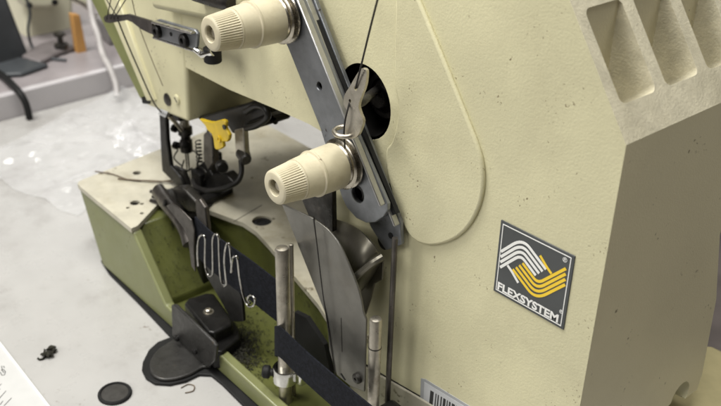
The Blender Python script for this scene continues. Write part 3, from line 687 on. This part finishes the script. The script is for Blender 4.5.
# curved chute
mb = MB(); rows = []
for i in range(13):
    t = i / 12
    a = V((326 + 56 * t, 218 + 6 * t + 36 * t * t, 0)); rows.append(a)
n = len(rows); bm = mb.bm; A_ = []; B_ = []
up = catmull([P(a, b, y=c) for a, b, c in [(327, 217, 273), (345, 222, 268), (360, 230, 262), (372, 242, 260), (380, 254, 264), (383, 262, 272)]], 4)
lo = catmull([P(a, b, y=c) for a, b, c in [(330, 240, 268), (338, 252, 262), (346, 266, 257), (352, 276, 256), (357, 283, 258), (360, 290, 266)]], 4)
A_ = [bm.verts.new(p) for p in up]; B_ = [bm.verts.new(p) for p in lo]
for i in range(len(A_) - 1): mb.face((A_[i], A_[i + 1], B_[i + 1], B_[i]))
chm = mat('dim chute steel', (.17, .16, .13), .42, .8, var=.1, vscale=60, grime=.4, gcol=(.08, .07, .05), gscale=40)
ch = obj('chip_chute', mb, chm, M_); sd = ch.modifiers.new('thick', 'SOLIDIFY'); sd.thickness = 1.2 * S
mb = MB(); mb.tube(catmull([P(382, 257, y=262), P(374, 262, y=258), P(364, 270, y=256), P(356, 277, y=254)], 4), 1.9, 8); obj('chute_lip', mb, chm, ch)
mb = MB(); mb.prism([P(a, b, y=268) for a, b in [(356, 276), (383, 260), (382, 280), (374, 284), (370, 300), (364, 318), (360, 300)]], (0, 1.2, 0)); obj('chute_wall', mb, chm, ch, bevel=.3)

# ================================================================ LOOSE THINGS ON THE MACHINE
# elastic tape: from the wire guide to the thick rod, then on to the lower right
pts = [(P(199, 243, y=239.5), 0), (P(212, 262, y=239.2), 0), (P(240, 274, y=239), 0), (P(262, 288, y=242), 0), (P(276, 300, y=246), 0)]
def band(cpx, y, half):    # centre pixels, depth per point, vertical half-height in mm
    return [P(a, b, y=yy_) for (a, b), yy_ in zip(cpx, y)]
c1 = catmull(band([(196, 236), (210, 250), (228, 264), (250, 280), (268, 294), (281, 304)], [241, 240.4, 240, 240.5, 243, 245.4], 0), 4)
mb = MB()
mb.ribbon(c1, (0.05, 0, 1), .9, 28)
c2 = catmull(band([(281, 344), (275.5, 342), (277, 341), (283, 344.5), (305, 366), (330, 388), (352, 407), (392, 440)], [244.6, 240.5, 236.6, 235.2, 234, 233, 232, 230], 0), 4)
mb.ribbon(c2, (0.03, 0, 1), .9, 21)
tag(obj('elastic_tape', mb, tapem, base=cA), 'wide flat black elastic tape running through the chrome wire guide and across the front rods', 'tape')
# threads
def thread(pts, r, m, label, name='thread', sm=5, group='black and brown threads on the machine'):
    mb = MB(); mb.tube(catmull([V(p) for p in pts], sm), r, 6)
    return tag(obj(name, mb, m, base=V(pts[0])), label, 'thread', group)
thread([P(379, -6, y=225), P(371, 25, y=235), P(362, 62, y=245), P(355.5, 88.5, y=247.6)], .42, threadm, 'black thread coming down from above to the upper eye of the take-up lever')
thread([P(350, 101, y=248.6), P(347, 112, y=246.5), P(345, 121, y=246), P(344, 133, y=246.5), P(345, 148, y=250)], .42, threadm, 'short black thread from the lower eye of the take-up lever through the wire eyelet')
thread([P(313.5, 216, y=247.4), P(317, 245, y=247), P(323, 295, y=247), P(330, 340, y=247), P(336, 378, y=248.6)], .3, threadm, 'black thread hanging down over the folded steel chip guard')
T = [((103, -6), (117.8, 17.6)), ((112, -6), (106.8, 18.6)), ((122, -6), (110.8, 18.4)), ((129, -6), (114.3, 18))]
names = ['thread slanting from the top edge to the hole of the guide nearest its bracket', 'thread rising almost straight from the outermost hole of the guide', 'thread leaning right above the second hole of the thread guide', 'thread leaning furthest right, from the third hole of the thread guide']
for (a, b_), nm in zip(T, names):
    thread([P(*a, y=252), P((a[0] + b_[0]) / 2, (a[1] + b_[1]) / 2, y=252), P(*b_, y=253)], .34, threadm, nm)
thread([P(118, 20, y=254), P(126, 40, y=262), P(139, 70, y=266), P(153, 101, y=270), P(161, 112, y=272)], .55, threadm, 'black thread running down the seam of the face plate to the needle')
thread([P(131, -6, y=258), P(137, 20, y=266), P(150, 55, y=270), P(163, 86, y=271.5)], .3, threadb, 'fine brown thread lying down the cream head right of the seam')
z0 = 59.5
thread([P(95, 171.5, z=z0), P(112, 174, z=z0), P(130, 180, z=z0), P(150, 180.5, z=z0), P(172, 182, z=61), P(184, 183.5, z=62)], .5, threadb, 'long brown thread end lying across the left end of the bed')
thread([P(118, 178.6, z=z0), P(135, 180, z=z0 + .6), P(160, 181.5, z=60.5), P(178, 179, z=62)], .6, threadb, 'shorter dark thread end lying beside the long one on the bed')
thread([P(181, 388, z=.5), P(188, 384.5, z=.5), P(194, 386, z=.5), P(193, 391, z=.5), P(185, 393, z=.5)], .35, threadb, 'tiny curled grey thread on the table below the dark mounting tongue')

# lint lying in the trough
mb = MB()
def clump(mb, c, s_, k=3):
    for _ in range(k):
        q = c + V((random.gauss(0, s_), random.gauss(0, s_), abs(random.gauss(0, s_ * .5))))
        vs = [mb.bm.verts.new(q + V((random.uniform(-1, 1), random.uniform(-1, 1), random.uniform(-.6, .9))) * s_ * .8) for _ in range(4)]
        for f in ((0, 1, 2), (0, 2, 3), (0, 3, 1), (1, 3, 2)): mb.face([vs[i] for i in f])
for _ in range(1500):
    a = random.gauss(241, 11); b_ = random.gauss(349, 15)
    p = P(a, b_, z=10)
    if 237 < p.y < 285 and p.x < -300: clump(mb, p, random.uniform(.3, .9))
for _ in range(800):
    a = random.uniform(175, 300); b_ = random.uniform(230, 400); p = P(a, b_, z=10)
    if 238 < p.y < 286 and -455 < p.x < -290: clump(mb, p, random.uniform(.2, .8), 2)
for _ in range(420):                                        # on the diagonal block face
    y = random.uniform(238, 298); t = random.random()
    clump(mb, V((-492 + 34 * t, y, H - 41 * t + .6)), random.uniform(.25, .75), 2)
for _ in range(150):                                        # matted lumps in the middle of the heap
    p = P(random.gauss(240, 6), random.gauss(348, 9), z=10)
    if 237 < p.y < 285: clump(mb, p, random.uniform(.9, 1.7), 4)
for _ in range(120):                                        # and along the foot of the back wall
    t = random.random() * 4; k = min(5, int(t)); p = edge[k].lerp(edge[k + 1], t - k)
    clump(mb, V((p.x + random.gauss(0, 3), p.y - abs(random.gauss(0, 4)), 10)), random.uniform(.5, 1.3), 3)
for _ in range(170):                                        # on the back wall
    t = random.random() ** .7 * 6; k = min(5, int(t)); p = edge[k].lerp(edge[k + 1], t - k)
    clump(mb, V((p.x, p.y + .9, random.uniform(12, H - 3))), random.uniform(.25, .7), 1)
for _ in range(90):                                        # crumbs on the bed, thickest by the folder
    p = P(random.gauss(160, 16), random.gauss(200, 7), z=59.2)
    if p.y > 236 and p.x < -500: clump(mb, p, random.uniform(.12, .4), 1)
li = obj('lint_dust', mb, lintm, base=(-380, 250, 10)); li['kind'] = 'stuff'; li['label'] = 'dark lint and dust gathered in the green trough'; li['category'] = 'lint'

# ================================================================ LOOSE THINGS ON THE TABLE
c = P(115, 394.5, z=0); c.z = 0
pg = thing('table_plug', 'round dark plug set flat in the white table near the bottom edge', 'plug', c)
mb = MB(); mb.lathe(c, (0, 0, 1), [(.02, 9.9), (1.2, 9.9), (1.8, 9.4), (1.8, 8.3), (1.2, 8.0)], 40); obj('rim', mb, rubber, pg)
mb = MB(); mb.lathe(c, (0, 0, 1), [(.3, 7.9), (1.25, 7.9), (1.45, 5), (1.3, .1)], 40); obj('disc', mb, discm, pg)
# lint scrap
c = P(50, 355, z=0)
mb = MB()
for k in range(30):
    q = c + V((random.gauss(0, 1.5), random.gauss(0, 2.3), abs(random.gauss(1.4, .8)) + .5)); r = random.uniform(1.6, 2.8)
    vs = []
    for _ in range(6): vs.append(mb.bm.verts.new(q + V((random.uniform(-1, 1), random.uniform(-1, 1), random.uniform(-.5, .7))) * r))
    bmesh.ops.convex_hull(mb.bm, input=vs)
mb.tube(catmull([c + V((-1, -2, 1)), P(44, 358, z=.8), P(40, 359.5, z=.9), P(38, 358.5, z=.8)], 4), [.9] * 4 + [.7] * 4 + [.6] * 4 + [.8], 6)
tag(obj('fluff_scrap', mb, lintm, base=(c.x, c.y, 0)), 'small black scrap of fluff lying on the white table', 'scrap')
# sheet with printing at the lower left
sh = thing('printed_sheet', 'corner of a white printed sheet under a clear edge at the lower left', 'sheet', (P(10, 400, z=0).x, P(10, 400, z=0).y, 0))
mb = MB(); a, b_ = P(-3, 340, z=.3), P(58, 419, z=.3); d = (b_ - a).normalized(); nrm = V((-d.y, d.x, 0)); nrm = nrm if nrm.dot(P(-40, 400, z=0) - a) > 0 else -nrm
A0 = a - d * 60; B0 = b_ + d * 40
mb.xy([(p.x, p.y) for p in (A0, B0, B0 + nrm * 90, A0 + nrm * 90)], .1, .45); obj('paper', mb, paperm, sh)
mb = MB(); mb.xy([(p.x, p.y) for p in (A0 - nrm * .6, B0 - nrm * .6, B0 + nrm * .8, A0 + nrm * .8)], .46, 1.1); obj('white_edge', mb, badgew, sh, bevel=.15)
mb = MB()
def ik(pts, w=.45):
    q = [P(a, b, z=.5) for a, b in pts]; n = len(q)
    for u, v in zip(q, q[1:]):
        t = (v - u).normalized(); s_ = V((-t.y, t.x, 0)) * w / 2
        mb.xy([(p.x, p.y) for p in (u + s_, v + s_, v - s_, u - s_)], .47, .53)
ik([(0, 372), (2, 375.5), (4.5, 375), (5.5, 372), (3.5, 369.5), (1, 370.5)]); ik([(1.5, 366), (2.5, 371), (4, 373)]); ik([(3.5, 366), (4.5, 368)])
ik([(-1, 386), (1.5, 384)]); ik([(-1, 399), (6, 391)]); ik([(0, 405), (3, 401)]); ik([(4, 406), (11.5, 398)]); ik([(-4, 393), (0, 389)])
obj('printed_marks', mb, ink, sh)

# clear plastic bag, crumpled
def plastic():
    m = bpy.data.materials.new('clear film'); m.use_nodes = True; nt = m.node_tree; N = nt.nodes; L = nt.links
    b = N['Principled BSDF']; b.inputs['Base Color'].default_value = (.85, .85, .86, 1); b.inputs['Roughness'].default_value = .09; b.inputs['Alpha'].default_value = .26
    b.inputs['Specular IOR Level'].default_value = 1.0
    return m
film = plastic()
from mathutils import noise as mn
def film_sheet(px_quad, nx_, ny_, amp, seedo, freq=.03):
    mb = MB(); g = []
    q = [P(a, b, z=0) for a, b in px_quad]
    for i in range(nx_ + 1):
        row = []
        for j in range(ny_ + 1):
            u, v = i / nx_, j / ny_
            p = q[0].lerp(q[1], u).lerp(q[3].lerp(q[2], u), v)
            e = min(u, 1 - u, v, 1 - v) * 6
            p = p + V((mn.noise(V((v * 4, seedo, 0))) * 10, mn.noise(V((u * 4, seedo + 5, 0))) * 10, 0))
            h = abs(mn.noise(V((p.x * freq, p.y * freq * .6, seedo)))) * 1.1 + .34 * abs(mn.noise(V((p.x * freq * 3, p.y * freq * 2, seedo + 3))))
            row.append(mb.bm.verts.new((p.x, p.y, .4 + amp * h * min(1, .25 + e))))
        g.append(row)
    for i in range(nx_):
        for j in range(ny_): mb.face((g[i][j], g[i + 1][j], g[i + 1][j + 1], g[i][j + 1]))
    return mb
mb = film_sheet([(-40, 165), (75, 218), (205, 132), (120, 88)], 120, 90, 12, 2.3, .034)
bag = tag(obj('plastic_bag', mb, film, base=(-620, 260, 0), smooth=60), 'crumpled clear plastic bag lying on the white table left of the machine', 'plastic bag')

mb = film_sheet([(104, 139), (150, 166), (176, 153), (128, 128)], 50, 24, 9, 7.7, .075)
for v in mb.bm.verts: v.co.z += 5
obj('folded_flap', mb, film, bag, smooth=60)
# ================================================================ BACKGROUND: THE NEIGHBOURING WORKPLACE
nt_ = thing('neighbour_table', 'blurred grey table with pale lavender front edge behind the white table', 'table', (-1100, 400, -760))
mb = MB(); mb.xy([(-833, -100), (-838, 420), (-842, 1000), (-1700, 1000), (-1700, -100)], -22, 21)
obj('table_top', mb, fargrey, nt_, bevel=3)
mb = MB(); mb.xy([(-826.8, -100), (-837, 420), (-851, 1000), (-854, 1000), (-845, 420), (-839, -100)], -24, 23.5); obj('edge_band', mb, faredge, nt_, bevel=5, seg=5)
mb = MB()
for x, y in ((-900, 0), (-900, 900), (-1600, 0), (-1600, 900)): 
    mb2 = MB(); mb2.box((x, y, -391), (45, 45, 738)); obj('leg', mb2, fardark, nt_, bevel=2)
mb.bm.free()
# second machine
m2 = thing('background_sewing_machine', 'blurred cream sewing machine on the grey table behind', 'sewing machine', (-1010, 400, 21))
def zpx(l, z=None, x=None): return [P(a, b, z=z, x=x) for a, b in l]
mb = MB(); q = zpx([(24, -14), (74, -14), (74, 42), (58, 47), (40, 50), (27, 40)], x=-985); mb.prism(q, (-70, 0, 0)); obj('body', mb, farcream, m2, bevel=6, seg=4)
mb = MB(); q = zpx([(20, -12), (62, -12), (58, 5), (50, 9), (27, 9)], x=-960); mb.prism(q, (-30, 0, 0)); hd = obj('head', mb, farcream, m2, bevel=5, seg=4)
for px_ in ((29, 5), (54.5, 2)):
    c = P(*px_, x=-959.5); mb = MB(); mb.lathe(c, (1, 0, 0), [(0, 3.2), (2.5, 3.0)], 16); obj('screw', mb, rubber, hd)
mb = MB(); q = [P(a, b, z=21.5) for a, b in [(22, 60), (40, 48), (76, 38), (84, 48), (60, 56), (40, 66)]]; mb.xy([(p.x, p.y) for p in q], 21.2, 27); obj('base_plate', mb, mat('far iron base', (.14, .125, .125), .5, var=.3, vscale=30), m2, bevel=2)
mb = MB(); q = zpx([(76, -14), (130, -14), (130, 26), (104, 40), (84, 38)], x=-1060); mb.prism(q, (-50, 0, 0)); obj('rear_cover', mb, farcream, m2, bevel=6, seg=4)
# black iron stand
s2 = thing('iron_stand', 'blurred black iron stand with a flat foot on the grey table', 'stand', (P(20, 68, z=21).x, P(20, 68, z=21).y, 21))
mb = MB(); q = [P(a, b, z=22) for a, b in [(-20, 72), (20, 60), (49, 67), (22, 76.5), (-4, 78)]]; mb.xy([(p.x, p.y) for p in q], 21.2, 26); obj('foot', mb, fardark, s2, bevel=2)
mb = MB(); q = [P(a, b, x=-925) for a, b in [(-20, -20), (2, -20), (8, 0), (28, 52), (34, 66), (-20, 72)]]; mb.prism(q, (-26, 0, 0)); obj('post', mb, fardark, s2, bevel=3)
# odds and ends on the grey table
mb = MB(); q = [P(a, b, z=21.3) for a, b in [(96, 34), (122, 24), (136, 34), (110, 46)]]; mb.xy([(p.x, p.y) for p in q], 21.2, 44)
tag(obj('parts_tray', mb, mat('far grey tray', (.20, .19, .19), .5), base=(-960, 440, 21), bevel=2), 'blurred low grey tray behind the white hose', 'tray')
mb = MB(); c = P(62, 52, z=22); mb.lathe((c.x, c.y, 21.3), (0, 0, 1), [(0, 7), (10, 7), (11, 3), (18, 3), (19, 6), (22, 6)], 18)
tag(obj('metal_fitting', mb, dark, base=(c.x, c.y, 21)), 'small blurred dark fitting on the grey table before the cream machine', 'fitting')
mb = MB(); mb.tube(catmull([P(24, -8, x=-950), P(30, 12, x=-948), P(28, 30, x=-945), P(33, 48, z=23), P(44, 57, z=23), P(66, 60, z=23)], 6), 1.5, 8)
tag(obj('thin_cord', mb, fardark, base=(-950, 380, 21)), 'thin dark cord hanging in front of the blurred cream machine', 'cord')
mb = MB(); mb.tube(catmull([P(60, -8, x=-950), P(86, 6, x=-948), P(96, 16, x=-945), P(120, 20, x=-940)], 6), 2.2, 8)
tag(obj('grey_pipe', mb, nickel, base=(-950, 380, 21)), 'blurred grey pipe above the orange bar', 'pipe')
# orange strip, hose, cable
mb = MB(); q = [P(a, b, x=-905) for a, b in [(72, 14), (80, 15), (89, 60), (79, 61)]]; mb.prism(q, (-9, 0, 0))
tag(obj('orange_bar', mb, orange, base=(-905, 390, 21), bevel=1), 'blurred orange bar standing upright on the grey table', 'bar')
mb = MB(); mb.tube(catmull([P(88, -10, x=-900), P(93, 20, x=-885), P(98, 35, x=-870), P(103, 55, x=-850), P(110, 68, x=-828), P(116, 84, x=-815), P(117, 97, x=-806)], 6), 3.2, 12)
tag(obj('air_hose', mb, tubem, base=(-850, 400, 0)), 'blurred white air hose hanging over the edge of the grey table', 'hose')
mb = MB(); mb.tube(catmull([P(-14, 66, z=26), P(2, 75, z=27), P(12, 84, z=28), P(20, 93, z=26), P(26, 104, x=-819), P(29.5, 118, x=-819)], 6), 3.3, 12)
tag(obj('power_cable', mb, rubber, base=(-860, 300, 0)), 'thick black cable looping over the grey table edge at the far left', 'cable')
# something dark beyond the machine's end
rb = thing('background_crate', 'dark crate with a pale lid strip behind the right end of the machine', 'crate', (300, 1300, -760))
mb = MB(); mb.box((330, 1250, -480), (700, 500, 560)); obj('box', mb, mat('dull violet plastic', (.10, .085, .095), .5, var=.2), rb, bevel=8)
mb = MB(); mb.box((330, 1250, -192), (720, 520, 12)); obj('lid', mb, farcream, rb, bevel=4)
wl = MB(); wl.box((200, 3600, 400), (8000, 60, 3200)); w_ = obj('back_wall', wl, mat('grey wall', (.35, .33, .31), .7), base=(0, 3600, -760)); w_['kind'] = 'structure'

# ================================================================ LIGHT
w = bpy.data.worlds.new('World'); sc.world = w; w.use_nodes = True
wt = w.node_tree; bg = wt.nodes['Background']; bg.inputs[1].default_value = 1.0
tcw = wt.nodes.new('ShaderNodeTexCoord'); sx = wt.nodes.new('ShaderNodeSeparateXYZ'); wt.links.new(tcw.outputs['Generated'], sx.inputs[0])
cr = wt.nodes.new('ShaderNodeValToRGB'); wt.links.new(sx.outputs['Z'], cr.inputs[0]); wt.links.new(cr.outputs[0], bg.inputs[0])
cr.color_ramp.elements[0].position = 0; cr.color_ramp.elements[0].color = (.045, .037, .026, 1)
cr.color_ramp.elements[1].position = .8; cr.color_ramp.elements[1].color = (.17, .165, .15, 1)
def area(name, loc, target, size, power, colr=(1, 1, 1), sy=None):
    l = bpy.data.lights.new(name, 'AREA'); l.energy = power; l.color = colr; l.size = size
    if sy: l.shape = 'RECTANGLE'; l.size_y = sy
    o = bpy.data.objects.new(name, l); col.objects.link(o); o.location = loc
    d = V(target) - V(loc); o.rotation_euler = d.to_track_quat('-Z', 'Y').to_euler(); return o
area('ceiling_lamp_key', (-.84, -.13, 1.46), (-.33, .27, .1), .40, 21, (1, .975, .92), .6)
area('front_fill_light', (-.62, -1.25, 1.15), (-.33, .27, .1), 1.0, 14, (1, .98, .94), .8)  # unseen soft fill added to brighten the front face
area('ceiling_lamp_top', (-.08, .02, 1.78), (-.25, .35, .1), .35, 22, (1, .985, .96), 1.2)

area('far_glare_light', (-3.0, 1.28, 1.12), (-.75, .33, 0), .7, 3.5, (1, .99, .97), .7)  # unseen light added to put glare on the bag and table
area('end_fill_light', (1.1, .85, .5), (-.17, .33, .10), .6, 2.3, (1, .95, .87), .9)  # weak unseen fill added to lift the end face
# ================================================================ CAMERA
cd = bpy.data.cameras.new('Camera'); cam = bpy.data.objects.new('Camera', cd); col.objects.link(cam)
R = Matrix((RM[0], -V(RM[1]), -V(RM[2]))).transposed()
cam.matrix_world = Matrix.Translation(CAM * S) @ R.to_4x4()
cd.sensor_width = 36; cd.lens = 36 * F / 721; cd.clip_start = .01; cd.clip_end = 50
cd.dof.use_dof = True; cd.dof.focus_distance = .43; cd.dof.aperture_fstop = 15
sc.camera = cam
sc.render.engine = 'CYCLES'
sc.view_settings.view_transform = 'Standard'; sc.view_settings.look = 'None'; sc.view_settings.exposure = .06; sc.view_settings.gamma = 1
